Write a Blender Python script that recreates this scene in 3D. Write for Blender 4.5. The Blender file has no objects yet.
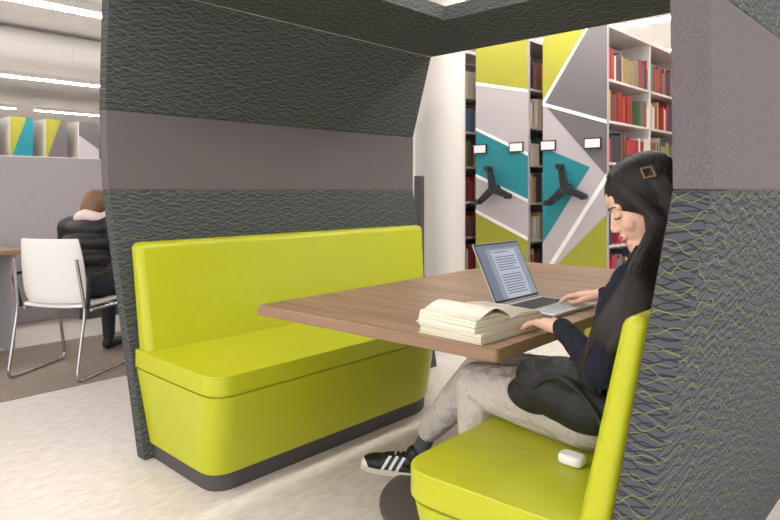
import bpy, bmesh, math, random
import numpy as np
from mathutils import Vector, Matrix, Euler
from mathutils.bvhtree import BVHTree
random.seed(7)
S = bpy.context.scene
C = S.collection
try:
    S.view_settings.view_transform = 'Standard'
    S.view_settings.look = 'None'
except Exception: pass

# ------------------------------------------------------------ materials
def lin(h):
    h = h.lstrip('#'); c = [int(h[i:i+2],16)/255 for i in (0,2,4)]
    return tuple((x/12.92 if x<=0.04045 else ((x+0.055)/1.055)**2.4) for x in c)+(1,)
MATS={}
def mat(name, col, rough=0.6, metal=0.0, noise=None, bump=None, emis=None, spec=None, coat=0):
    if name in MATS: return MATS[name]
    m=bpy.data.materials.new(name); m.use_nodes=True
    nt=m.node_tree; b=nt.nodes['Principled BSDF']
    b.inputs['Base Color'].default_value=lin(col)
    b.inputs['Roughness'].default_value=rough
    b.inputs['Metallic'].default_value=metal
    if spec is not None: b.inputs['Specular IOR Level'].default_value=spec
    if coat: b.inputs['Coat Weight'].default_value=coat
    tc=nt.nodes.new('ShaderNodeTexCoord')
    if noise:
        sc,col2,mp=noise
        n=nt.nodes.new('ShaderNodeTexNoise'); n.inputs['Scale'].default_value=sc; n.inputs['Detail'].default_value=4
        mpn=nt.nodes.new('ShaderNodeMapping'); mpn.inputs['Scale'].default_value=mp
        nt.links.new(tc.outputs['Object'],mpn.inputs[0]); nt.links.new(mpn.outputs[0],n.inputs[0])
        r=nt.nodes.new('ShaderNodeValToRGB'); r.color_ramp.elements[0].position=.35; r.color_ramp.elements[1].position=.65
        r.color_ramp.elements[0].color=lin(col); r.color_ramp.elements[1].color=lin(col2)
        nt.links.new(n.outputs['Fac'],r.inputs[0]); nt.links.new(r.outputs[0],b.inputs['Base Color'])
    if bump:
        sc,st,dist=bump
        n=nt.nodes.new('ShaderNodeTexNoise'); n.inputs['Scale'].default_value=sc; n.inputs['Detail'].default_value=3
        nt.links.new(tc.outputs['Object'],n.inputs[0])
        bp=nt.nodes.new('ShaderNodeBump'); bp.inputs['Strength'].default_value=st; bp.inputs['Distance'].default_value=dist
        nt.links.new(n.outputs['Fac'],bp.inputs['Height']); nt.links.new(bp.outputs[0],b.inputs['Normal'])
    if emis:
        b.inputs['Emission Color'].default_value=lin(emis[0]); b.inputs['Emission Strength'].default_value=emis[1]
    MATS[name]=m; return m

def pattern_mat():
    m=bpy.data.materials.new('booth_pattern_fabric'); m.use_nodes=True
    nt=m.node_tree; N=nt.nodes; L=nt.links; b=N['Principled BSDF']
    uv=N.new('ShaderNodeUVMap'); sep=N.new('ShaderNodeSeparateXYZ'); L.new(uv.outputs[0],sep.inputs[0])
    def mth(op,a,bb=None,c=None):
        n=N.new('ShaderNodeMath'); n.operation=op
        for i,v in enumerate((a,bb,c)):
            if v is None: continue
            if isinstance(v,(int,float)): n.inputs[i].default_value=v
            else: L.new(v,n.inputs[i])
        return n.outputs[0]
    u,v=sep.outputs[0],sep.outputs[1]
    no=N.new('ShaderNodeTexNoise'); no.inputs['Scale'].default_value=9; no.inputs['Detail'].default_value=1
    L.new(uv.outputs[0],no.inputs[0])
    nz=mth('SUBTRACT',no.outputs['Fac'],0.5)
    no2=N.new('ShaderNodeTexNoise'); no2.inputs['Scale'].default_value=16; no2.inputs['Detail'].default_value=0
    L.new(uv.outputs[0],no2.inputs[0])
    nz2=mth('SUBTRACT',no2.outputs['Fac'],0.5)
    def fam(p,k,amp,ph,wdt,na):
        s=mth('SINE',mth('ADD',mth('MULTIPLY_ADD',u,k,ph),mth('MULTIPLY',nz2,3.0)))
        w=mth('MULTIPLY',s,amp)
        vv=mth('ADD',mth('ADD',mth('DIVIDE',v,p),w),mth('MULTIPLY',nz,na))
        f=mth('ABSOLUTE',mth('SUBTRACT',mth('FRACT',vv),0.5))
        return mth('LESS_THAN',f,wdt)
    g1=fam(0.019,66,0.26,0.0,0.085,1.2)
    g2=fam(0.024,52,0.30,2.0,0.075,-1.4)
    l1=fam(0.034,60,0.28,1.0,0.023,1.6)
    l2=fam(0.045,46,0.26,3.4,0.017,-1.4)
    grey=mth('MAXIMUM',g1,g2)
    lime=mth('MAXIMUM',l1,l2)
    mx=N.new('ShaderNodeMixRGB'); mx.inputs[1].default_value=lin('#4f5158'); mx.inputs[2].default_value=lin('#303238')
    L.new(grey,mx.inputs[0])
    mx2=N.new('ShaderNodeMixRGB'); mx2.inputs[2].default_value=lin('#78853c'); L.new(mx.outputs[0],mx2.inputs[1]); L.new(lime,mx2.inputs[0])
    L.new(mx2.outputs[0],b.inputs['Base Color']); b.inputs['Roughness'].default_value=.9; b.inputs['Specular IOR Level'].default_value=.15
    bp=N.new('ShaderNodeBump'); bp.inputs['Strength'].default_value=.3; bp.inputs['Distance'].default_value=.002
    L.new(grey,bp.inputs['Height']); bp.invert=True; L.new(bp.outputs[0],b.inputs['Normal'])
    return m
M_PAT=pattern_mat()
M_STRIPE=mat('booth_plain_fabric','#706a6b',.92,noise=(300,'#5f5a5c',(1,1,1)),spec=.1)
M_VINYL=mat('lime_vinyl','#b3b71c',.38,bump=(6,.35,.02),spec=.45)
M_PLINTH=mat('plinth_dark','#4a4548',.6)
M_PIPING=mat('seam','#8f9412',.6)

def wood_mat():
    m=bpy.data.materials.new('walnut_laminate'); m.use_nodes=True
    nt=m.node_tree; N=nt.nodes; L=nt.links; b=N['Principled BSDF']
    tc=N.new('ShaderNodeTexCoord'); mp=N.new('ShaderNodeMapping'); mp.inputs['Scale'].default_value=(1.0,14,14)
    mp.inputs['Rotation'].default_value=(0,0,math.radians(90-3))
    L.new(tc.outputs['Object'],mp.inputs[0])
    n=N.new('ShaderNodeTexNoise'); n.inputs['Scale'].default_value=2.2; n.inputs['Detail'].default_value=6; n.inputs['Distortion'].default_value=.6
    L.new(mp.outputs[0],n.inputs[0])
    r=N.new('ShaderNodeValToRGB'); e=r.color_ramp.elements
    e[0].position=.3; e[0].color=lin('#7f634c'); e[1].position=.72; e[1].color=lin('#ab8c71')
    L.new(n.outputs['Fac'],r.inputs[0]); L.new(r.outputs[0],b.inputs['Base Color']); b.inputs['Roughness'].default_value=.38
    return m
M_WOOD=wood_mat()
M_EDGE=mat('table_edge','#8d6e56',.5)

# ------------------------------------------------------------ helpers
def root(name):
    e=bpy.data.objects.new(name,None); e.empty_display_size=.1; C.objects.link(e); return e
def link(o,parent=None):
    C.objects.link(o)
    if parent: o.parent=parent
    return o
def boxuv(me):
    uvl=me.uv_layers.new(name='UVMap') if not me.uv_layers else me.uv_layers[0]
    for p in me.polygons:
        n=p.normal; a=[abs(n.x),abs(n.y),abs(n.z)]
        for li in p.loop_indices:
            co=me.vertices[me.loops[li].vertex_index].co
            if a[0]>=a[1] and a[0]>=a[2]: uvl.data[li].uv=(co.y,co.z)
            elif a[1]>=a[2]: uvl.data[li].uv=(co.x,co.z)
            elif a[0]>=a[1]: uvl.data[li].uv=(co.y,co.x)
            else: uvl.data[li].uv=(co.x,co.y)
def mesh(name,verts,faces,mats,parent=None,midx=None,smooth=False,bevel=0,seg=3,angle=35):
    me=bpy.data.meshes.new(name); me.from_pydata([tuple(v) for v in verts],[],faces)
    if not isinstance(mats,(list,tuple)): mats=[mats]
    for m in mats: me.materials.append(m)
    bm=bmesh.new(); bm.from_mesh(me); bmesh.ops.recalc_face_normals(bm,faces=bm.faces); bm.to_mesh(me); bm.free()
    if midx:
        for p,i in zip(me.polygons,midx): p.material_index=i
    me.update(); boxuv(me)
    o=bpy.data.objects.new(name,me); link(o,parent)
    if bevel:
        b=o.modifiers.new('bevel','BEVEL'); b.width=bevel; b.segments=seg; b.limit_method='ANGLE'; b.angle_limit=math.radians(angle)
        for p in me.polygons: p.use_smooth=True
        w=o.modifiers.new('wn','WEIGHTED_NORMAL'); w.keep_sharp=True
    if smooth:
        for p in me.polygons: p.use_smooth=True
    return o
HEXF=[(0,3,2,1),(4,5,6,7),(0,1,5,4),(1,2,6,5),(2,3,7,6),(3,0,4,7)]
def hexa(name,p8,m,parent=None,bevel=0,seg=3): return mesh(name,p8,HEXF,m,parent,bevel=bevel,seg=seg)
def box(name,x0,x1,y0,y1,z0,z1,m,parent=None,bevel=0,seg=2):
    return hexa(name,[(x0,y0,z0),(x1,y0,z0),(x1,y1,z0),(x0,y1,z0),(x0,y0,z1),(x1,y0,z1),(x1,y1,z1),(x0,y1,z1)],m,parent,bevel,seg)
def rounded(poly,r,n=6):
    out=[]; k=len(poly)
    if not isinstance(r,(list,tuple)): r=[r]*k
    for i in range(k):
        p=Vector(poly[i]); a=Vector(poly[i-1]); b=Vector(poly[(i+1)%k])
        d1=(a-p).normalized(); d2=(b-p).normalized(); rr=r[i]
        if rr<=0: out.append(tuple(p)); continue
        s=p+d1*rr; e=p+d2*rr
        for j in range(n+1):
            t=j/n; q=s*(1-t)**2+p*2*t*(1-t)+e*t*t; out.append(tuple(q))
    return out
def loft(name,layers,m,parent=None,bevel=0,seg=4,angle=50):
    n=len(layers[0][0]); v=[]; f=[]
    for pl,z in layers: v+=[(p[0],p[1],z) for p in pl]
    for k in range(len(layers)-1):
        for i in range(n):
            j=(i+1)%n; f.append((k*n+i,k*n+j,(k+1)*n+j,(k+1)*n+i))
    f.append(tuple(range(n))[::-1]); f.append(tuple((len(layers)-1)*n+i for i in range(n)))
    return mesh(name,v,f,m,parent,bevel=bevel,seg=seg,angle=angle)
def lathe(name,prof,m,parent=None,loc=(0,0,0),n=32,smooth=True):
    v=[];f=[]
    for r,z in prof:
        for i in range(n):
            a=2*math.pi*i/n; v.append((loc[0]+r*math.cos(a),loc[1]+r*math.sin(a),loc[2]+z))
    for k in range(len(prof)-1):
        for i in range(n):
            j=(i+1)%n; f.append((k*n+i,k*n+j,(k+1)*n+j,(k+1)*n+i))
    f.append(tuple(range(n))[::-1]); f.append(tuple((len(prof)-1)*n+i for i in range(n)))
    o=mesh(name,v,f,m,parent,smooth=smooth)
    if smooth:
        e=o.modifiers.new('es','EDGE_SPLIT'); e.split_angle=math.radians(40)
    return o
def tube(name,pts,r,m,parent=None,bez=False,radii=None,res=3):
    cu=bpy.data.curves.new(name,'CURVE'); cu.dimensions='3D'; cu.bevel_depth=r; cu.bevel_resolution=res; cu.use_fill_caps=True
    lst=pts if isinstance(pts[0][0],(tuple,list,Vector)) else [pts]
    for pp in lst:
        if bez:
            s=cu.splines.new('NURBS'); s.points.add(len(pp)-1); s.order_u=min(4,len(pp)); s.use_endpoint_u=True; s.resolution_u=6
        else:
            s=cu.splines.new('POLY'); s.points.add(len(pp)-1)
        for i,p in enumerate(pp):
            s.points[i].co=(p[0],p[1],p[2],1)
            if radii: s.points[i].radius=radii[min(i,len(radii)-1)]
    cu.materials.append(m); o=bpy.data.objects.new(name,cu); return link(o,parent)
def fillet(pts,r,n=5):
    out=[Vector(pts[0])]
    for i in range(1,len(pts)-1):
        p=Vector(pts[i]); a=(Vector(pts[i-1])-p); b=(Vector(pts[i+1])-p)
        rr=min(r,a.length*.45,b.length*.45); s=p+a.normalized()*rr; e=p+b.normalized()*rr
        for j in range(n+1):
            t=j/n; out.append(s*(1-t)**2+p*2*t*(1-t)+e*t*t)
    out.append(Vector(pts[-1])); return [tuple(q) for q in out]
def pivot(r,p,deg):
    T=Matrix.Translation(Vector(p)); r.matrix_basis=T@Matrix.Rotation(math.radians(deg),4,'Z')@T.inverted()

# --- organic surfaces: tapered capsules / ellipsoids fused by voxel remesh
def cap(p0,r0,p1,r1,lab=0): return ('c',Vector(p0),r0,Vector(p1),r1,lab)
def ell(c,r,lab=0,rot=None): return ('e',Vector(c),Vector(r) if not isinstance(r,(int,float)) else Vector((r,r,r)),(rot or Matrix.Identity(3)),None,lab)
def chain(pts,lab=0):
    return [cap(pts[i][0],pts[i][1],pts[i+1][0],pts[i+1][1],lab) for i in range(len(pts)-1)]
def blob(name,parts,voxel,it,mats,parent=None,mtx=None,pick=None):
    V=[];F=[]; n=16
    for p in parts:
        if p[0]=='c':
            _,a,r0,b,r1,_l=p; ax=(b-a)
            if ax.length<1e-5: ax=Vector((0,0,1e-4))
            az=ax.normalized(); t=az.orthogonal().normalized(); s=az.cross(t)
            rings=[]
            for k in range(1,6):
                th=-math.pi/2+k*math.pi/10; rings.append((a+az*math.sin(th)*r0,r0*math.cos(th)))
            for k in range(0,5):
                th=k*math.pi/10; rings.append((b+az*math.sin(th)*r1,r1*math.cos(th)))
            p0=a-az*r0; p1=b+az*r1
            tr=lambda c,r,an:c+t*math.cos(an)*r+s*math.sin(an)*r
        else:
            _,c,r,R,_n,_l=p
            rings=[];
            for k in range(1,12):
                th=-math.pi/2+k*math.pi/12; rings.append((math.sin(th),math.cos(th)))
            p0=c+R@Vector((0,0,-r.z)); p1=c+R@Vector((0,0,r.z))
            tr=lambda zz,rr,an:c+R@Vector((r.x*rr*math.cos(an),r.y*rr*math.sin(an),r.z*zz))
        base=len(V); V.append(p0)
        for cc,rr in rings:
            for i in range(n): V.append(tr(cc,rr,2*math.pi*i/n))
        V.append(p1); last=len(V)-1; m_=len(rings)
        for i in range(n):
            j=(i+1)%n
            F.append((base,base+1+j,base+1+i))
            for k in range(m_-1):
                F.append((base+1+k*n+i,base+1+k*n+j,base+1+(k+1)*n+j,base+1+(k+1)*n+i))
            F.append((last,base+1+(m_-1)*n+i,base+1+(m_-1)*n+j))
    me=bpy.data.meshes.new(name+'_src'); me.from_pydata([tuple(v) for v in V],[],F)
    o=bpy.data.objects.new(name+'_src',me); C.objects.link(o)
    rm=o.modifiers.new('r','REMESH'); rm.mode='VOXEL'; rm.voxel_size=voxel
    if it:
        sm=o.modifiers.new('s','SMOOTH'); sm.factor=.5; sm.iterations=it
    dg=bpy.context.evaluated_depsgraph_get(); dg.update()
    out=bpy.data.meshes.new_from_object(o.evaluated_get(dg)); out.name=name
    bpy.data.objects.remove(o)
    if not isinstance(mats,(list,tuple)): mats=[mats]
    out.materials.clear()
    for m in mats: out.materials.append(m)
    if len(mats)>1:
        P=np.array([tuple(q.center) for q in out.polygons])
        best=np.full(len(P),1e9); lab=np.zeros(len(P),int)
        for p in parts:
            if p[0]=='c':
                a=np.array(p[1]); b=np.array(p[3]); ab=b-a; L2=max(ab@ab,1e-9)
                h=np.clip((P-a)@ab/L2,0,1); d=np.linalg.norm(P-a-h[:,None]*ab,axis=1)-(p[2]*(1-h)+p[4]*h)
            else:
                R=np.array(p[3]); q=(P-np.array(p[1]))@R; rr=np.array(p[2]); k=np.linalg.norm(q/rr,axis=1); d=(k-1)*rr.min()
            w=d<best; best[w]=d[w]; lab[w]=p[5]
        if pick is not None: lab=pick(P,lab)
        for q,l in zip(out.polygons,lab): q.material_index=int(l)
    for q in out.polygons: q.use_smooth=True
    ob=bpy.data.objects.new(name,out); link(ob,parent)
    if mtx is not None: out.transform(mtx)
    return ob

# ------------------------------------------------------------ camera
cam=bpy.data.cameras.new('camera'); co=bpy.data.objects.new('camera',cam); C.objects.link(co)
co.location=(0,0,1.25); co.rotation_euler=(math.radians(90),0,math.radians(43))
cam.sensor_width=36; cam.lens=635/780*36; cam.shift_y=-70/780; cam.clip_start=.05
S.camera=co

# ------------------------------------------------------------ room
M_FLOOR=mat('floor_vinyl','#e6dfd9',.5,noise=(38,'#d6cec8',(1,.35,1)))
M_CARPET=mat('carpet','#9d9288',.95,noise=(60,'#8a7f77',(1,1,1)),spec=.1)
M_CEIL=mat('ceiling_paint','#e0dcd9',.9,noise=(4,'#d9d5d2',(1,1,1)))
M_WALL=mat('wall_paint','#dedbd9',.85,noise=(3,'#d8d5d3',(1,1,1)))
M_BASE=mat('baseboard_vinyl','#77716e',.7)
CZ=3.15
box('floor',-20,5,-6,10,-.1,0,M_FLOOR)
box('floor_carpet',-5.55,-4.22,-5.9,9.9,0,.006,M_CARPET)
box('ceiling',-20,5,-6,10,CZ,CZ+.1,M_CEIL)
box('wall_back',-20,5,10,10.15,0,CZ,M_WALL)
box('wall_left',-20.15,-20,-6,10,0,CZ,M_WALL)
box('baseboard_back',-20,5,9.98,10,0,.1,M_BASE)
box('baseboard_left',-20,-19.98,-6,10,0,.1,M_BASE)
M_LIGHT=mat('lamp_diffuser','#ffffff',.5,emis=('#fffaf4',27))
M_FIX=mat('lamp_housing','#e8e6e4',.5)
def strip(x0,x1,y0,y1,nm='ceiling_light'):
    r=root(nm); box('housing',x0,x1,y0,y1,CZ-.07,CZ,M_FIX,r); 
    e=.012; box('diffuser',x0+e,x1-e,y0+e,y1-e,CZ-.082,CZ-.068,M_LIGHT,r)
for x in (-15.9,-11.4,-6.75,-2.1,2.2):
    for y in (-5.5,-.2,5.1):
        if x>-3 and y>4: continue
        strip(x-.09,x+.09,y,y+4.9)
for y in (4.6,6.95,8.6): strip(-4.4,0.6,y-.07,y+.07)
M_DUCT=mat('duct_metal','#dcd8d4',.5)
def duct(x,y0,y1,z,r):
    k=int((y1-y0)/1.0)
    g=root('air_duct')
    o=tube('pipe',[(x,y0,z),(x,y1,z)],r,M_DUCT,g,res=8)
    for i in range(k+1):
        tube('joint_%d'%i,[(x,y0+i*1.0,z),(x,y0+i*1.0+.05,z)],r+.012,M_DUCT,g,res=8)
duct(-8.2,-5,9,2.95,.18)

# pillar + post
M_PIL=mat('pillar_paint','#d8d3cf',.6,noise=(2,'#d2cdc9',(1,1,1)))
lathe('column',[(.205,0),(.205,CZ)],M_PIL,loc=(-3.285,4.13,0),n=40)
M_BLK=mat('black_plastic','#1b1b1d',.45)
M_DK=mat('dark_metal','#4a484b',.5)
pr=root('sign_post'); box('post',-3.235,-3.175,3.74,3.80,.02,1.36,M_DK,pr,bevel=.008); box('foot',-3.32,-3.13,3.66,3.86,0,.02,M_DK,pr)

# ------------------------------------------------------------ booth
booth=root('booth_enclosure')
T=.075
YF=3.52
for side in (-1,1):
    X0=-3.05 if side<0 else -.449
    PROF=[(0.0,.225,1.37 if side<0 else 1.30),(1.25,0,1.30),(1.635,0,1.285),(2.2,.17,1.23)] # z, lean-in, near y
    for i,(nm,m) in enumerate((('lower',M_PAT),('band',M_STRIPE),('upper',M_PAT))):
        z0,l0,y0=PROF[i]; z1,l1,y1=PROF[i+1]
        g=.0003
        xi0=X0-side*l0; xi1=X0-side*l1; xo0=xi0+side*T; xo1=xi1+side*T
        hexa('panel_%s_%s'%('left' if side<0 else 'right',nm),
             [(xi0,y0,z0+g),(xo0,y0,z0+g),(xo0,YF,z0+g),(xi0,YF,z0+g),(xi1,y1,z1-g),(xo1,y1,z1-g),(xo1,YF,z1-g),(xi1,YF,z1-g)],m,booth,bevel=.005,seg=2)
# roof ring
xo=(-2.88,-.62); xi=(-2.54,-.96); yo=(1.23,3.52); yi=(1.48,3.25)
zo,zi,th=2.2,2.35,.09
o4=[(xo[0],yo[0]),(xo[1],yo[0]),(xo[1],yo[1]),(xo[0],yo[1])]
i4=[(xi[0],yi[0]),(xi[1],yi[0]),(xi[1],yi[1]),(xi[0],yi[1])]
for k,nm in enumerate(('front','right','back','left')):
    a,b=o4[k],o4[(k+1)%4]; c,d=i4[(k+1)%4],i4[k]
    hexa('canopy_'+nm,[(a[0],a[1],zo),(b[0],b[1],zo),(c[0],c[1],zi),(d[0],d[1],zi),
                       (a[0],a[1],zo+th),(b[0],b[1],zo+th),(c[0],c[1],zi+th),(d[0],d[1],zi+th)],M_PAT,booth)

def bench(side):
    X0=-3.05 if side<0 else -.449
    r=root('booth_bench')
    s=side
    bk=lambda z:X0-s*.18*(1.25-z)
    if s<0:
        fx,ffx=-2.2,-2.22; yn,yb=1.35,1.36; fyf,byf=2.78,3.42
    else:
        fx,ffx=-1.16,-1.22; yn,yb=1.27,1.30; fyf,byf=3.1,3.4
    def poly(ins,fr):
        b0=bk(.45)-s*.004
        pl=[(b0,yb+ins),(fx+s*fr,yn+ins),(ffx+s*fr,fyf-ins),(b0,byf-ins)]
        return rounded(pl,[.01,.11,.11,.01],7)
    loft('seat_cushion',[(poly(0,0),.425),(poly(0,0),.505)],M_VINYL,r,bevel=.024,seg=4)
    loft('seat_seam',[(poly(.012,.012),.41),(poly(.012,.012),.43)],M_PIPING,r)
    b1=poly(.006,.008)
    def low(ins,fr):
        b0=bk(.09)-s*.004
        pl=[(b0,yb+ins),(fx+s*fr,yn+ins),(ffx+s*fr,fyf+.04-ins),(b0,byf-ins)]
        return rounded(pl,[.01,.11,.11,.01],7)
    loft('seat_body',[(low(.04,.08),.075),(b1,.415)],M_VINYL,r,bevel=.01,seg=2)
    loft('plinth',[(low(.055,.09),0),(low(.05,.09),.08)],M_PLINTH,r,bevel=.004,seg=1)
    z0,z1=.47,(1.0 if s<0 else .985); t=.095 if s<0 else .062
    y0=yb+.015; y1=3.47
    e=.004
    hexa('backrest',[(bk(z0)-s*e,y0,z0),(bk(z0)-s*(t+.02),y0,z0),(bk(z0)-s*(t+.02),y1-.1,z0),(bk(z0)-s*e,y1-.1,z0),
                     (bk(z1)-s*e,y0,z1),(bk(z1)-s*t,y0,z1),(bk(z1)-s*t,y1,z1),(bk(z1)-s*e,y1,z1)],M_VINYL,r,bevel=.035 if s<0 else .026,seg=5)
    return r
bench(-1); bench(1)

# ------------------------------------------------------------ table
tb=root('table')
tp=rounded([(-2.12,1.49),(-1.02,1.545),(-1.075,3.64),(-2.19,3.56)],.02,4)
loft('top_edge',[(tp,.752),(tp,.786)],M_EDGE,tb,bevel=.002,seg=1)
tp2=rounded([(-2.118,1.492),(-1.022,1.547),(-1.077,3.638),(-2.188,3.558)],.02,4)
loft('top_laminate',[(tp2,.786),(tp2,.79)],M_WOOD,tb)
for i,(px_,py_) in enumerate(((-1.46,2.09),(-1.55,3.1))):
    lathe('base_%d'%i,[(.40,0),(.40,.012),(.38,.02),(.06,.03)],mat('base_metal','#6e6a6a',.5,metal=.3),tb,loc=(px_,py_,0),n=48)
    lathe('column_%d'%i,[(.038,.02),(.038,.745)],MATS['base_metal'],tb,loc=(px_,py_,0),n=24)
    lathe('flange_%d'%i,[(.15,.735),(.15,.752)],MATS['base_metal'],tb,loc=(px_,py_,0),n=24)

# ------------------------------------------------------------ laptop
lp=root('laptop')
M_ALU=mat('laptop_aluminium','#b9bac0',.35,metal=.7)
M_KEY=mat('laptop_keys','#1d1e22',.6)
lx0,lx1,ly0,ly1=-1.365,-1.115,2.06,2.385; lz=.791
box('base',lx0,lx1,ly0,ly1,lz,lz+.014,M_ALU,lp,bevel=.004)
box('keyboard_well',lx0+.03,lx0+.145,ly0+.025,ly1-.025,lz+.0138,lz+.0146,mat('well','#8a8b90',.5),lp)
kv=[];kf=[]
def addbox(V,F,x0,x1,y0,y1,z0,z1):
    b=len(V); V+= [(x0,y0,z0),(x1,y0,z0),(x1,y1,z0),(x0,y1,z0),(x0,y0,z1),(x1,y0,z1),(x1,y1,z1),(x0,y1,z1)]
    F+=[tuple(b+i for i in f) for f in HEXF]
for r_ in range(5):
    for c_ in range(13):
        x=lx0+.034+r_*.0215; y=ly0+.029+c_*.0206
        addbox(kv,kf,x,x+.018,y,y+.0175,lz+.0145,lz+.0165)
mesh('keys',kv,kf,M_KEY,lp)
box('trackpad',lx1-.09,lx1-.012,ly0+.11,ly1-.11,lz+.0138,lz+.0144,mat('trackpad','#a9aab0',.3,metal=.5),lp)
tx,tz=-1.476,1.033
dx=Vector((tx-lx0,0,tz-(lz+.014))); nrm=Vector((dx.z,0,-dx.x)).normalized()
def scr(u0,u1,v0,v1,o0,o1,nm,m,bev=0):
    P=[]
    for o_ in (o0,o1):
        for (u,v) in ((u0,v0),(u1,v0),(u1,v1),(u0,v1)):
            p=Vector((lx0,ly0+(ly1-ly0)*u,lz+.014))+dx*v+nrm*o_; P.append(p)
    return hexa(nm,P,m,lp,bevel=bev)
scr(0,1,0,1,-.004,.002,'lid',M_ALU,.002)
scr(.01,.99,.03,.99,.0015,.0028,'bezel',M_BLK)
M_SCR=mat('screen_background','#101010',.35,emis=('#8f96a8',.9))
scr(.025,.975,.06,.96,.0028,.0031,'display',M_SCR)
M_PAGE=mat('screen_page','#101010',.4,emis=('#b3b8c6',.95)); M_TXT=mat('screen_text','#080808',.4,emis=('#5d6376',.7)); M_BAR=mat('screen_bar','#080808',.4,emis=('#767d92',.85))
scr(.30,.84,.06,.86,.0031,.0033,'page',M_PAGE)
scr(.025,.975,.89,.96,.0031,.0034,'toolbar',M_BAR)
scr(.025,.2,.06,.89,.0031,.0033,'sidebar',M_BAR)
tv=[];tf=[]
for i in range(17):
    v0=.82-i*.043
    if i in (1,8): continue
    u1=.8-random.random()*(.04 if i%6 else .3)
    b=len(tv)
    for o_ in (.0033,.0035):
        for (u,v) in ((.34,v0),(u1,v0),(u1,v0+.014),(.34,v0+.014)):
            tv.append(Vector((lx0,ly0+(ly1-ly0)*u,lz+.014))+dx*v+nrm*o_)
    tf+=[tuple(b+k for k in f) for f in HEXF]
mesh('text_lines',tv,tf,M_TXT,lp)

# ------------------------------------------------------------ books on the table
M_PAPER=mat('paper','#efe8d8',.8,noise=(3,'#e6dfce',(1,1,1)))
def paper_edge():
    m=bpy.data.materials.new('paper_edge'); m.use_nodes=True; nt=m.node_tree;N=nt.nodes;L=nt.links;b=N['Principled BSDF']
    tc=N.new('ShaderNodeTexCoord'); mp=N.new('ShaderNodeMapping'); mp.inputs['Scale'].default_value=(2,2,420)
    n=N.new('ShaderNodeTexNoise'); n.inputs['Scale'].default_value=1.5; n.inputs['Detail'].default_value=2
    L.new(tc.outputs['Object'],mp.inputs[0]); L.new(mp.outputs[0],n.inputs[0])
    r=N.new('ShaderNodeValToRGB'); e=r.color_ramp.elements; e[0].position=.38; e[0].color=lin('#b3a689'); e[1].position=.58; e[1].color=lin('#efe7d4')
    L.new(n.outputs['Fac'],r.inputs[0]); L.new(r.outputs[0],b.inputs['Base Color']); b.inputs['Roughness'].default_value=.85
    return m
M_PE=paper_edge()
cb=root('closed_book')
M_COV=mat('book_cover','#d9d4c6',.6)
cm=Matrix.Translation((-1.205,1.735,.7905))@Matrix.Rotation(math.radians(-1),4,'Z')
def tbox(nm,x0,x1,y0,y1,z0,z1,m,par,M,bev=0):
    return hexa(nm,[M@Vector(v) for v in [(x0,y0,z0),(x1,y0,z0),(x1,y1,z0),(x0,y1,z0),(x0,y0,z1),(x1,y0,z1),(x1,y1,z1),(x0,y1,z1)]],m,par,bevel=bev,seg=2)
CB=.030
tbox('cover_bottom',-.125,.125,-.175,.165,0,.003,M_COV,cb,cm)
tbox('cover_top',-.125,.125,-.175,.165,CB-.003,CB,M_COV,cb,cm)
tbox('spine',-.125,.125,.162,.168,0,CB,M_COV,cb,cm,.002)
tbox('pages',-.12,.12,-.17,.162,.003,CB-.003,M_PE,cb,cm)
bk=root('open_book')
def hprof(t,h): return h*(.62+.38*math.sin(min(1,t*2.2)*math.pi/2))-h*.2*max(0,t-.45)/.55
def pageblock(nm,sgn,W,H,hmax,mtx):
    n=14; V=[];F=[];mi=[]
    prof=[]
    for i in range(n+1):
        t=i/n; prof.append((sgn*W*t,hprof(t,hmax)))
    for x in (-H/2,H/2):
        for (y,z) in prof: V.append((x,y,z))
        for (y,z) in prof: V.append((x,y*(1.06 if abs(y)>W*.9 else 1),.004))
    k=n+1
    for i in range(n):
        F.append((i,i+1,2*k+i+1,2*k+i)); mi.append(0)
        F.append((k+i,k+i+1,3*k+i+1,3*k+i)); mi.append(1)
        F.append((i,i+1,k+i+1,k+i)); mi.append(1)
        F.append((2*k+i,2*k+i+1,3*k+i+1,3*k+i)); mi.append(1)
    F.append((n,k+n,3*k+n,2*k+n)); mi.append(1)
    F.append((0,k,3*k,2*k)); mi.append(1)
    V=[mtx@Vector(v) for v in V]
    o=mesh(nm,V,F,[M_PAPER,M_PE],bk,midx=mi)
    for p in o.data.polygons:
        p.use_smooth=(p.material_index==0)
    return o
bm_=Matrix.Translation((-1.212,1.742,.7905+CB+.0005))@Matrix.Rotation(math.radians(-5),4,'Z')
H1,H2=.046,.034
pageblock('pages_near',-1,.165,.24,H1,bm_)
pageblock('pages_far',1,.16,.24,H2,bm_)
tbox('cover',-.125,.125,-.18,.172,0,.004,M_COV,bk,bm_)
# a few loose lifted leaves fanning from the gutter
for q in range(3):
    V=[];F=[]; n=10
    for i in range(n+1):
        t=i/n; y=-.155*t*(1-.08*q); z=H1*.66+(.012+.007*q)*math.sin(t*math.pi*.8)+H1*.28*min(1,t*2)-.012*t
        z=max(z,hprof(t,H1)+.0015)
        V+=[bm_@Vector((-.118,y,z)),bm_@Vector((.118,y,z))]
    for i in range(n): F.append((2*i,2*i+1,2*i+3,2*i+2))
    mesh('leaf_%d'%q,V,F,M_PAPER,bk,smooth=True)
tv=[];tf=[]
for (sg,W_,h) in ((1,.16,H2),):
    for i in range(20):
        x=-.10+i*.0105; a,b=.025,.145
        ys=[sg*(a+(b-a)*k/6) for k in range(7)]
        base=len(tv)
        for y in ys:
            z=hprof(abs(y)/W_,h)+.0006; tv.append(bm_@Vector((x,y,z))); tv.append(bm_@Vector((x+.003,y,z)))
        for k in range(6): tf.append((base+2*k,base+2*k+1,base+2*k+3,base+2*k+2))
mesh('print',tv,tf,mat('print_ink','#c3bdb0',.9),bk)

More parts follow.
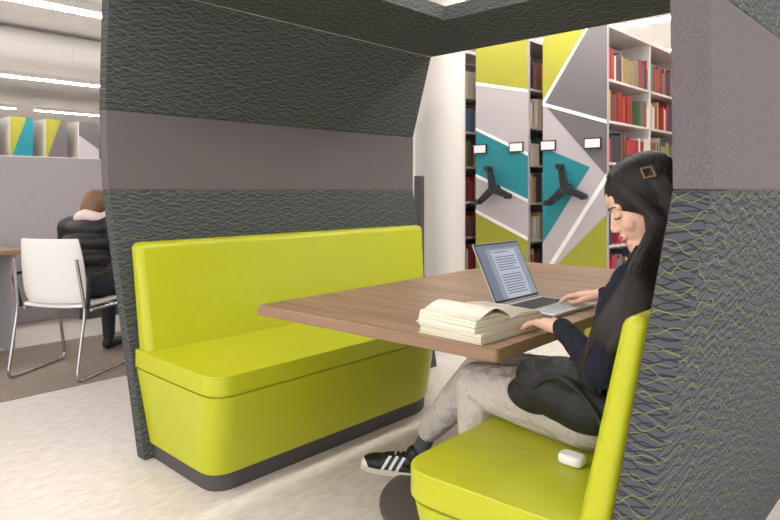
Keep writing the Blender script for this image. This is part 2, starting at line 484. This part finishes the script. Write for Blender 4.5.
# ------------------------------------------------------------ earbud case
ec=root('earbud_case')
lc=(-.815,1.60,.506)
rc=rounded([(lc[0]-.036,lc[1]-.026),(lc[0]+.036,lc[1]-.026),(lc[0]+.036,lc[1]+.026),(lc[0]-.036,lc[1]+.026)],.022,6)
loft('case',[(rc,lc[2]),(rc,lc[2]+.028)],mat('white_plastic','#f2f1ef',.25),ec,bevel=.009,seg=4)

# ------------------------------------------------------------ book stacks
P_OL=mat('panel_olive','#9c9a2c',.6); P_TE=mat('panel_teal','#167f8b',.6); P_LV=mat('panel_lilac','#b4acb0',.6); P_DG=mat('panel_grey','#666264',.6); P_WH=mat('panel_white','#ecebe9',.6)
M_SHELF=mat('shelf_metal','#ddd8d2',.5)
BOOKC=['#9a2f2a','#bb433b','#3d4a6c','#d1c5ae','#a5906a','#5e7a56','#3a3c43','#d19d5e','#e6e0d6','#8b5a4c','#66809a','#b23a4a','#efe6d8','#7b4d45']
BM=[mat('book_%d'%i,c,.7) for i,c in enumerate(BOOKC)]
def shelfunit(x0,x1,y0,y1,H,polys,handle=True,lab=True,spacing=.345):
    r=root('bookshelf')
    box('end_panel',x0,x1,y0,y0+.04,0,H,P_LV,r)
    xc=(x0+x1)/2
    box('spine_panel',xc-.01,xc+.01,y0+.04,y1,0,H-.05,M_SHELF,r)
    box('top',x0,x1,y0+.04,y1,H-.03,H,M_SHELF,r)
    box('kick',x0+.02,x1-.02,y0+.04,y1,0,.1,M_DK,r)
    sv=[];sf=[]
    bv=[];bf=[];bi=[]
    for k in range(7):
        z=.1+k*spacing
        addbox(sv,sf,x0+.01,x1-.01,y0+.04,y1,z-.02,z)
        for sd in (0,1):
            y=y0+.06
            while y<y1-.05:
                if random.random()<.04: y+=random.uniform(.05,.2); continue
                w=random.uniform(.015,.05); h=random.uniform(.19,.275); dp=random.uniform(.15,.2)
                cidx=random.randrange(len(BM)); run=random.choice([1,1,1,2,4]) 
                for q in range(run):
                    if y+w>y1-.03: break
                    if sd: addbox(bv,bf,x1-.025-dp,x1-.025-random.uniform(0,.01),y,y+w*.96,z,z+h)
                    else: addbox(bv,bf,x0+.025,x0+.025+dp,y,y+w*.96,z,z+h)
                    bi+= [cidx]*6; y+=w
    for y in np.arange(y0+.95,y1,.95): addbox(sv,sf,x0+.01,x1-.01,y-.012,y+.012,0.,H-.03)
    mesh('shelves',sv,sf,M_SHELF,r); mesh('books',bv,bf,BM,r,midx=bi)
    lay=0
    for pl,m in polys:
        V=[(x0+(x1-x0)*u,y0-.001-.0008*lay,H*v) for u,v in pl]; n=len(V)
        V2=[(a,y0+.001,c) for a,b,c in V]
        F=[tuple(range(n)),tuple(range(n,2*n))[::-1]]+[(i,(i+1)%n,n+(i+1)%n,n+i) for i in range(n)]
        mesh('graphic_%d'%lay,V+V2,F,m,r); lay+=1
    yy=y0-.001-.0008*lay
    if lab:
        for u in (.1,.8):
            box('label_frame',x0+(x1-x0)*u-.075,x0+(x1-x0)*u+.075,yy-.01,yy,H*.625-.045,H*.625+.045,M_BLK,r)
            box('label_card',x0+(x1-x0)*u-.065,x0+(x1-x0)*u+.065,yy-.012,yy-.009,H*.625-.035,H*.625+.035,P_WH,r)
    if handle:
        cx,cz=xc-.04,1.26
        tube('handle_hub',[(cx,yy-.085,cz),(cx,yy,cz)],.045,M_BLK,r,res=6)
        for a in (100,220,340):
            a=math.radians(a)
            dxx,dz=math.cos(a),math.sin(a)
            px,pz=-dz,dxx
            V=[]
            for rad,w in ((.02,.035),(.19,.026)):
                for yq in (yy-.09,yy-.055):
                    V+=[(cx+dxx*rad+px*w,yq,cz+dz*rad+pz*w),(cx+dxx*rad-px*w,yq,cz+dz*rad-pz*w)]
            mesh('handle_arm',V,[(0,1,3,2),(4,6,7,5),(0,4,5,1),(2,3,7,6),(0,2,6,4),(1,5,7,3)],M_BLK,r,bevel=.008)
            tube('grip',[(cx+dxx*.19,yy-.13,cz+dz*.19),(cx+dxx*.19,yy-.06,cz+dz*.19)],.026,M_BLK,r,res=5)
    return r
def ln(a,b,t=.006):
    return ([(a[0],a[1]-t),(b[0],b[1]-t),(b[0],b[1]+t),(a[0],a[1]+t)],P_WH)
pA=[([(0,1),(1,1),(1,.815),(0,.865)],P_OL),([(0,.70),(1,.60),(1,.44),(0,.53)],P_TE),([(0,.40),(1,.31),(1,0),(0,0)],P_OL),
    ln((0,.865),(1,.815)),ln((0,.70),(1,.60)),ln((0,.53),(1,.44)),ln((0,.40),(1,.31))]
pB=[([(0,1),(.72,1),(0,.77)],P_OL),([(.72,1),(1,1),(1,.52),(.0,.77)],P_DG),([(0,.77),(1,.52),(1,.70),(.6,.62),(0,.77)],P_DG),
    ([(0,.62),(.75,.55),(.0,.30)],P_TE),([(0,.30),(1,.47),(1,0),(0,0)],P_OL),([(1,.52),(1,.40),(0,.18),(0,.30)],P_LV),
    ([(.71,1),(.75,1),(.03,.765),(0,.765),(0,.775)],P_WH),ln((0,.765),(1,.69)),([(1,.505),(1,.53),(0,.195),(0,.17)],P_WH)]
shelfunit(-4.255,-3.69,5,8.6,2.62,pB)
shelfunit(-3.54,-2.975,5,8.6,2.62,pA)
shelfunit(-2.825,-2.241,5,8.6,2.62,pB)
shelfunit(-1.0,-.42,5.2,8.6,2.62,pA)
for i in range(12):
    r=root('bookshelf')
    y0=1.8+i*.56
    box('body',-14.6,-12.05,y0,y0+.36,0,2.5,M_SHELF,r)
    polys=[([(0,1),(.7,1),(0,.7)],P_OL),([(.7,1),(1,1),(1,.5),(0,.7)],P_TE if i%2 else P_DG),([(0,.7),(1,.5),(1,.3),(0,.45)],P_LV),([(0,.45),(1,.3),(1,0),(0,0)],P_OL if i%2 else P_TE)]
    if i%3==2: polys=[([(0,1),(1,1),(1,.8),(0,.9)],P_DG),([(0,.9),(1,.8),(1,.5),(0,.4)],P_LV),([(0,.4),(1,.5),(1,0),(0,0)],P_DG)]
    for j,(pl,m) in enumerate(polys):
        V=[(-12.045,y0+.36*u,2.5*v) for u,v in pl]; V2=[(-12.05,b,c) for a,b,c in V]; n=len(V)
        F=[tuple(range(n)),tuple(range(n,2*n))[::-1]]+[(k,(k+1)%n,n+(k+1)%n,n+k) for k in range(n)]
        mesh('graphic_%d'%j,V+V2,F,m,r)

# ------------------------------------------------------------ study area (left)
M_FELT=mat('divider_felt','#c2bfc3',.95,noise=(90,'#b5b2b7',(1,1,1)),spec=.1)
box('divider_screen',-6.62,-6.56,-2,6.5,0.0,1.57,M_FELT,bevel=.01)
dk=root('desk'); box('top',-6.55,-5.38,-.6,1.66,.76,.79,M_WOOD,dk,bevel=.003); box('modesty_panel',-6.5,-5.45,1.58,1.61,.0,.76,mat('felt2','#9f9ca1',.95),dk)
box('leg_frame',-6.5,-5.45,-.55,-.5,0,.76,M_DK,dk)
dk2=root('desk'); box('top',-6.5,-4.95,2.35,3.0,.76,.79,M_WOOD,dk2,bevel=.003); box('leg_1',-5.06,-5.0,2.45,2.9,0,.76,M_DK,dk2); box('leg_2',-6.4,-6.34,2.45,2.9,0,.76,M_DK,dk2)

ch=root('side_chair')
M_CH=mat('chair_shell','#e9e6e4',.45); M_CHR=mat('chrome','#b8b6b4',.25,metal=.9)
cx,cy=-4.60,1.52
def shell(nm,fn,nu,nv,t,m,par):
    V=[];F=[]
    for i in range(nu+1):
        for j in range(nv+1): V.append(fn(i/nu,j/nv))
    for i in range(nu):
        for j in range(nv):
            a=i*(nv+1)+j; F.append((a,a+1,a+nv+2,a+nv+1))
    o=mesh(nm,V,F,m,par,smooth=True); s=o.modifiers.new('sol','SOLIDIFY'); s.thickness=t; s.offset=0
    b=o.modifiers.new('bv','BEVEL'); b.width=t*.3; b.segments=2; b.limit_method='ANGLE'
    return o
def backf(u,v):
    wd=.235*(1-.12*v**3)*(1 if v>.15 else (.86+v)); a=(u-.5)*2
    return (cx+a*wd, cy+.05*a*a - .07*v, .50+.43*v)
def seatf(u,v):
    a=(u-.5)*2; return (cx+a*.235,cy+.02+.44*v,.475+.012*a*a-.03*max(0,v-.8))
shell('back',backf,12,10,.018,M_CH,ch); shell('seat',seatf,10,10,.022,M_CH,ch)
for k,sg in enumerate((-1,1)):
    x=cx+sg*.25
    tube('frame_%d'%k,fillet([(x-sg*.02,cy-.07,.80),(x,cy-.01,.46),(x,cy-.10,.013),(x,cy+.46,.013),(x,cy+.38,.45),(x,cy+.05,.455)],.06),.011,M_CHR,ch)
    tube('armrest_%d'%k,fillet([(x,cy+.02,.47),(x+sg*.03,cy-.02,.69),(x+sg*.03,cy+.28,.70)],.05),.013,M_BLK,ch)
tube('crossbar',[(cx-.25,cy+.38,.445),(cx+.25,cy+.38,.445)],.01,M_CHR,ch)

st=root('seated_student')
M_PUF=mat('puffer_black','#1d1d20',.55,bump=(22,.6,.02)); M_JEAN=mat('trousers_dark','#2c2f38',.9); M_SKIN=mat('skin','#e6b9a0',.5,bump=(300,.05,.001)); M_HAIR2=mat('hair_brown','#7b5a40',.5,bump=(120,.5,.004)); M_SCARF=mat('scarf_pink','#e6cfcc',.95,bump=(120,.6,.006))
qx,qy=-4.58,1.84
parts=[ell((qx,qy-.02,.60),(.19,.15,.12),1),ell((qx,qy-.0,.66),(.19,.145,.075),0),ell((qx,qy+.0,.77),(.195,.15,.075),0),ell((qx,qy+.03,.88),(.205,.15,.075),0),ell((qx,qy+.05,.98),(.195,.14,.07),0),
 cap((qx-.16,qy+.06,.99),.075,(qx+.16,qy+.06,.99),.075,0)]
for sg in (-1,1):
    parts+=chain([((qx+sg*.19,qy+.06,.98),.072),((qx+sg*.25,qy+.14,.76),.06),((qx+sg*.17,qy+.42,.84),.045)],0)
    parts+=chain([((qx+sg*.10,qy,.58),.095),((qx+sg*.13,qy+.44,.58),.07),((qx+sg*.13,qy+.46,.12),.045)],1)
    parts+=[cap((qx+sg*.13,qy+.45,.05),.045,(qx+sg*.13,qy+.60,.04),.035,2)]
parts+=[cap((qx,qy+.07,1.02),.055,(qx,qy+.11,1.08),.055,3)]
blob('body',parts,.012,2,[M_PUF,M_JEAN,M_BLK,M_SKIN],st)
for sg in (-1,1):
    hp=[cap((qx+sg*.17,qy+.43,.83),.024,(qx+sg*.14,qy+.50,.815),.024)]
    for f in range(4): hp+=[cap((qx+sg*(.155-.015*f+.01),qy+.50,.812),.0085,(qx+sg*(.15-.018*f+.01),qy+.57,.803),.007)]
    hp+=[cap((qx+sg*.14,qy+.45,.82),.01,(qx+sg*.11,qy+.50,.805),.008)]
    blob('hand',hp,.004,1,M_SKIN,st)
blob('head',[ell((qx,qy+.13,1.15),(.075,.09,.10)),ell((qx,qy+.19,1.11),(.05,.05,.07)),cap((qx,qy+.22,1.14),.012,(qx,qy+.245,1.115),.013)],.006,2,M_SKIN,st)
blob('hair',[ell((qx,qy+.11,1.165),(.088,.098,.098)),ell((qx,qy+.04,1.13),(.07,.05,.08))],.007,2,M_HAIR2,st)
sc=[]
for k in range(12):
    a=2*math.pi*k/12; a2=2*math.pi*(k+1)/12
    sc.append(cap((qx+.10*math.cos(a),qy+.09+.095*math.sin(a),1.06+.015*math.sin(3*a)),.04,(qx+.10*math.cos(a2),qy+.09+.095*math.sin(a2),1.06+.015*math.sin(3*a2)),.04))
blob('scarf',sc,.008,1,M_SCARF,st)
for r in (ch,st): pivot(r,(-4.6,1.7,0),33)

# ------------------------------------------------------------ woman
wm=root('seated_woman')
M_SW=mat('navy_knit','#20232f',.9,bump=(16,.7,.03),spec=.2)
M_PT=mat('grey_sweatpants','#c2bbb5',.95,bump=(18,.85,.035),spec=.1)
M_LIP=mat('lips','#b9665e',.45); M_HAIR=mat('hair_black','#1e1613',.38,spec=.5)
M_SOCK=mat('sock_grey','#55545a',.95)
by=1.83
SL=Vector((-.685,1.675,1.005)); EL=Vector((-.735,1.61,.765)); WL=Vector((-.915,1.74,.835))
SR=Vector((-.70,1.99,1.01)); ER=Vector((-.84,2.13,.80)); WR=Vector((-1.05,2.33,.85))
P=[]
P+=[ell((-.80,by,.605),(.135,.175,.105),1),ell((-.775,by,.71),(.105,.145,.13),0),ell((-.735,by,.87),(.105,.152,.15),0),
    ell((-.71,by,.98),(.085,.14,.075),0),cap((-.69,by-.13,1.01),.048,(-.70,by+.13,1.01),.048,0),
    cap((-.69,by,1.03),.060,(-.695,by,1.075),.048,0),cap((-.695,by,1.07),.045,(-.700,by,1.15),.044,2),
    cap((-.692,by,1.065),.042,SL,.044,0),cap((-.692,by,1.065),.042,SR,.044,0)]
P+=chain([(SL,.049),(SL.lerp(EL,.5),.049),(EL,.043),(EL.lerp(WL,.5),.039),(WL,.029)],0)
P+=chain([(SR,.049),(SR.lerp(ER,.5),.049),(ER,.043),(ER.lerp(WR,.5),.039),(WR,.029)],0)
HL=Vector((-.83,by-.085,.60)); KL=Vector((-1.27,1.80,.585)); AL=Vector((-1.30,1.86,.12))
HR=Vector((-.83,by+.085,.60)); KR=Vector((-1.37,1.985,.575)); AR=Vector((-1.80,2.12,.155))
P+=chain([(HL,.105),(HL.lerp(KL,.5),.095),(KL,.074),(KL.lerp(AL,.35),.070),(AL,.052)],1)
P+=chain([(HR,.105),(HR.lerp(KR,.5),.095),(KR,.076),(KR.lerp(AR,.35),.072),(KR.lerp(AR,.82),.054)],1)
blob('body',P,.009,4,[M_SW,M_PT,M_SKIN],wm)
blob('ankles',[cap(KR.lerp(AR,.78),.036,AR+Vector((0,0,-.05)),.036),cap(AL+Vector((0,0,.03)),.036,AL+Vector((0,0,-.05)),.036)],.006,1,M_SOCK,wm)
blob('cuffs',[cap(WL-(WL-EL).normalized()*.035,.034,WL+(WL-EL).normalized()*.005,.031),cap(WR-(WR-ER).normalized()*.035,.034,WR+(WR-ER).normalized()*.005,.031)],.005,1,M_SW,wm)

def hand(nm,wrist,fwd,up,thumb,curl,sc=1.04,spread=.0):
    f=Vector(fwd).normalized(); u=Vector(up); u=(u-f*u.dot(f)).normalized(); s=u.cross(f)*thumb
    W=Vector(wrist)
    def q(a,b,c): return W+f*a*sc+s*b*sc+u*c*sc
    P=[cap(q(-.02,0,0),.021*sc,q(.015,0,0),.022*sc)]
    bases=[(.088,.031),(.092,.0105),(.088,-.0105),(.080,-.030)]
    tl=[.070,.078,.072,.056]
    for k,(a,b) in enumerate(bases):
        P.append(cap(q(.01,b*.55,0),.017*sc,q(a,b,.002),.0115*sc))
        ang=math.radians(6); pa,pc=a,.002; pb=b; L=tl[k]; fan=b*.9*spread
        rr=[.0092,.0086,.0078,.0066]
        for j,fr in enumerate((.46,.30,.24)):
            ang-=math.radians(curl[k][j])
            na=pa+L*fr*math.cos(ang); nc=pc+L*fr*math.sin(ang); nb=pb+fan*fr*3*.3
            P.append(cap(q(pa,pb,pc),rr[j]*sc,q(na,nb,nc),rr[j+1]*sc)); pa,pb,pc=na,nb,nc
    for k in range(3):
        P.append(cap(q(.07,bases[k][1],0),.0115*sc,q(.07,bases[k+1][1],0),.0115*sc))
    P+=chain([(q(.018,.018,-.004),.0155*sc),(q(.050,.042,-.012),.0115*sc),(q(.076,.054,-.018),.0095*sc),(q(.098,.056,-.022),.0075*sc)])
    return blob(nm,P,.0026,2,M_SKIN,wm)
hand('hand_left',WL+Vector((-.012,.008,.0)),(-.84,.53,-.03),(0,0,1),-1,[(8,16,12),(8,20,14),(12,22,16),(16,24,18)],spread=1.2)
hand('hand_right',WR+Vector((-.012,.004,.0)),(-.95,.02,-.12),(0,0,1),1,[(12,24,18),(16,26,18),(20,28,18),(24,28,20)],spread=.9)

fd=Vector((-.88,-.46,-.46)).normalized(); lf=Vector((0,0,1)).cross(fd).normalized(); upv=fd.cross(lf).normalized()
HM=Matrix.Identity(4)
for i in range(3):
    HM[i][0]=fd[i]; HM[i][1]=lf[i]; HM[i][2]=upv[i]
HM.translation=Vector((-.706,1.83,1.21))
HS=HM@Matrix.Scale(1.09,4)
hp=[ell((-.012,0,.03),(.095,.076,.086)),ell((.028,0,-.018),(.06,.060,.088)),ell((.048,0,.042),(.040,.055,.045)),
    ell((.068,0,-.094),(.021,.022,.018)),
    ell((.0955,0,-.0315),(.0125,.0105,.0085)),ell((.091,.010,-.035),(.009,.0065,.0065)),ell((.091,-.010,-.035),(.009,.0065,.0065)),
    cap((.082,0,.010),.0075,(.100,0,-.027),.0075),
    ell((.083,0,-.056),(.012,.021,.012)),ell((.076,0,-.078),(.014,.020,.012)),
    ell((.0895,0,-.0555),(.0095,.0195,.0058),1),ell((.0885,0,-.0655),(.0095,.0165,.0066),1),
    cap((-.01,0,-.06),.046,(-.035,0,-.14),.046)]
for sg in (-1,1):
    hp+=[cap((.0,sg*.046,-.045),.024,(.060,sg*.012,-.09),.019),ell((.053,sg*.034,-.025),(.026,.024,.026)),
         cap((.080,sg*.012,.024),.008,(.066,sg*.045,.022),.008),ell((.072,sg*.031,.003),(.0135,.016,.0125)),
         ell((-.005,sg*.076,-.008),(.018,.008,.03))]
blob('head',hp,.0032,2,[M_SKIN,M_LIP],wm,HS)
M_LASH=mat('lashes','#17110f',.6); M_BROW=mat('eyebrow','#3a2c26',.8)
for sg in (-1,1):
    pts=[HS@Vector(p) for p in [(.0870,sg*.019,-.0025),(.0880,sg*.026,-.0050),(.0862,sg*.034,-.0055),(.0800,sg*.043,-.0040),(.0745,sg*.0485,-.0045)]]
    tube('eyelashes',[tuple(p) for p in pts],.0016,M_LASH,wm,bez=True)
    pts=[HS@Vector(p) for p in [(.0895,sg*.014,.0225),(.0870,sg*.026,.0275),(.0785,sg*.040,.0275),(.0690,sg*.050,.0225)]]
    tube('eyebrow',[tuple(p) for p in pts],.0020,M_BROW,wm,bez=True,radii=[1,1.1,.9,.4])
def W(p): return HS@Vector(p)
R3=HS.to_3x3().normalized()
F_=[W((.032,.062,.062)),W((.012,.076,.01)),W((-.006,.078,-.05)),Vector((-.655,1.725,1.085)),Vector((-.660,1.662,1.03)),Vector((-.690,1.628,.96)),Vector((-.735,1.612,.89)),Vector((-.775,1.612,.82))]
B_=[W((-.05,.055,.05)),W((-.055,.06,-.02)),W((-.055,.055,-.09)),Vector((-.63,1.735,1.04)),Vector((-.64,1.655,.97)),Vector((-.67,1.62,.91)),Vector((-.70,1.605,.85)),Vector((-.73,1.605,.79))]
rF=[.018,.018,.022,.028,.028,.027,.022,.010]; rB=[.04,.042,.042,.036,.032,.028,.022,.010]
hq=[ell(W((-.018,0,.040)),Vector((.106,.086,.092))*1.09,0,R3), ell(W((-.06,0,-.01)),Vector((.07,.078,.09))*1.09,0,R3)]
hq+=chain(list(zip(F_,rF)))+chain(list(zip(B_,rB)))
M_=[(a+b)/2 for a,b in zip(F_,B_)]; hq+=chain(list(zip(M_[2:],[(a+b)/2 for a,b in zip(rF,rB)][2:])))
hq+=chain([(W((-.07,0,-.02)),.06),(Vector((-.635,1.86,1.07)),.055),(Vector((-.62,1.86,.93)),.045),(Vector((-.63,1.86,.80)),.02)])
hq+=chain([(W((.035,-.060,.06)),.02),(W((.012,-.078,-.03)),.024),(Vector((-.73,1.935,1.06)),.028),(Vector((-.785,1.93,.96)),.020)])
hob=blob('hair',hq,.006,3,M_HAIR,wm)
bvh=BVHTree.FromPolygons([v.co.copy() for v in hob.data.vertices],[tuple(p.vertices) for p in hob.data.polygons])
def catmull(pts,n):
    out=[]
    P=[pts[0]]+pts+[pts[-1]]
    for i in range(1,len(P)-2):
        p0,p1,p2,p3=P[i-1],P[i],P[i+1],P[i+2]
        for j in range(n):
            t=j/n
            out.append(.5*((2*p1)+(-p0+p2)*t+(2*p0-5*p1+4*p2-p3)*t*t+(-p0+3*p1-3*p2+p3)*t**3))
    out.append(P[-2]); return out
rnd=random.Random(3)
strands=[]
for i in range(420):
    k=rnd.random(); jj=lambda a:rnd.uniform(-a,a)
    x0=.07-.155*k
    side=Vector((jj(.03),-.03,jj(.01)))
    pts=[W((x0,-.006+jj(.004),.132-.035*abs(k-.35)*1.2)),W((x0-.006,.045,.12-.045*k))]
    low=[F_[q].lerp(B_[q],k)+side+Vector((-.03+.05*k,0,0)) for q in range(len(F_))]
    pts+=low
    end=rnd.uniform(-.06,.0)
    tip=F_[-1].lerp(B_[-1],k)+Vector((jj(.015)-.012,-.012+jj(.012),end-.02))
    cs=catmull(pts,5)
    out=[]
    lift=rnd.uniform(.0002,.0022)
    for p in cs:
        loc,nor,idx,d=bvh.find_nearest(p)
        out.append(loc+nor*lift)
    out.append(tip)
    strands.append([tuple(p) for p in out])
tube('hair_strands',strands,.00135,M_HAIR,wm,radii=None,res=1)
strands=[]
for i in range(90):
    t=rnd.random(); x0=.07-.15*t
    cs=catmull([W(p) for p in [(x0,-.006,.131-.035*abs(t-.35)),(x0-.005,-.05,.118-.04*t),(x0*.8,-.084,.06),(x0*.6,-.094,-.01),(x0*.5,-.094,-.07)]],5)
    out=[]
    for p in cs:
        loc,nor,idx,d=bvh.find_nearest(p); out.append(tuple(loc+nor*.001))
    strands.append(out)
tube('hair_strands_far',strands,.00135,M_HAIR,wm,res=1)
cpt=W((-.030,.090,.075)); 
tube('hair_clip',[tuple(cpt+R3@Vector((-.014,.006,-.016))),tuple(cpt+R3@Vector((.014,.004,-.010))),tuple(cpt+R3@Vector((.012,.0,.016))),tuple(cpt+R3@Vector((-.014,.002,.012))),tuple(cpt+R3@Vector((-.014,.006,-.016)))],.004,mat('clip_tortoise','#8a6f4e',.3,metal=.3),wm)

M_SH=mat('sneaker_black','#17171a',.5); M_SHW=mat('sneaker_white','#e8e6e1',.5); M_GUM=mat('sneaker_sole','#cfc6b4',.6)
def sneaker(heel,toe,sc=1.0):
    heel=Vector(heel);toe=Vector(toe); f=(toe-heel).normalized(); l=Vector((0,0,1)).cross(f).normalized(); u=f.cross(l)
    M=Matrix.Identity(4)
    for i in range(3): M[i][0]=f[i]*sc;M[i][1]=l[i]*sc;M[i][2]=u[i]*sc
    M.translation=heel
    g=[cap((.045,0,.05),.034,(.05,0,.085),.034,0),ell((.035,0,.05),(.036,.034,.045),0),cap((.07,0,.055),.034,(.16,0,.045),.032,0),ell((.19,0,.034),(.075,.043,.032),0),ell((.12,0,.03),(.11,.036,.028),0),ell((.235,0,.03),(.034,.036,.024),1)]
    def pk(P_,lab):
        z=P_[:,2]; x=P_[:,0]
        side=(np.abs(P_[:,1])>.02)&(z<.075)
        for c in (.10,.128,.156):
            d=np.abs((x-c)+(z-.045)*.55); lab=np.where(side&(d<.0062),1,lab)
        return lab
    blob('sneaker_upper',g,.0032,2,[M_SH,M_SHW],wm,M,pick=pk)
    out=[]
    n=28
    for i in range(n):
        a=2*math.pi*i/n; cx_=math.cos(a); 
        x=.133+.140*cx_; wdt=.036+.010*max(0,cx_)-.004*math.exp(-((cx_+.1)/.3)**2)
        out.append((x,wdt*1.15*math.sin(a)))
    o=loft('sneaker_sole',[(out,0),(out,.022)],M_GUM,wm,bevel=.004,seg=2)
    o.data.transform(M)
    la=[]
    for k in range(5):
        x=.10+.022*k; z=.094-.010*k
        la.append([tuple(M@Vector((x,-.018,z-.004))),tuple(M@Vector((x+.006,0,z+.003))),tuple(M@Vector((x,.018,z-.004)))])
    tube('laces',la,.0028,M_SHW,wm,bez=True)
sneaker((-1.755,2.12,.003),(-2.04,2.00,.003),1.15)
sneaker((-1.27,1.855,.022),(-1.55,1.84,.022))

hb=root('handbag')
M_BAG=mat('bag_nylon','#131316',.6,bump=(18,.5,.02))
blob('bag_body',[ell((-.89,1.64,.68),(.13,.06,.08),0,Matrix.Rotation(.35,3,'Y')),ell((-.80,1.64,.65),(.12,.055,.07),0),ell((-.96,1.65,.65),(.09,.05,.055)),ell((-.85,1.63,.735),(.09,.05,.05))],.008,5,M_BAG,hb)
tube('strap',[(-.93,1.59,.69),(-.86,1.57,.76),(-.78,1.575,.73),(-.71,1.58,.64),(-.69,1.57,.55)],.008,M_BAG,hb,bez=True)

# ------------------------------------------------------------ light
w=bpy.data.worlds.new('world'); S.world=w; w.use_nodes=True
w.node_tree.nodes['Background'].inputs[0].default_value=(.98,.99,1,1); w.node_tree.nodes['Background'].inputs[1].default_value=2.3
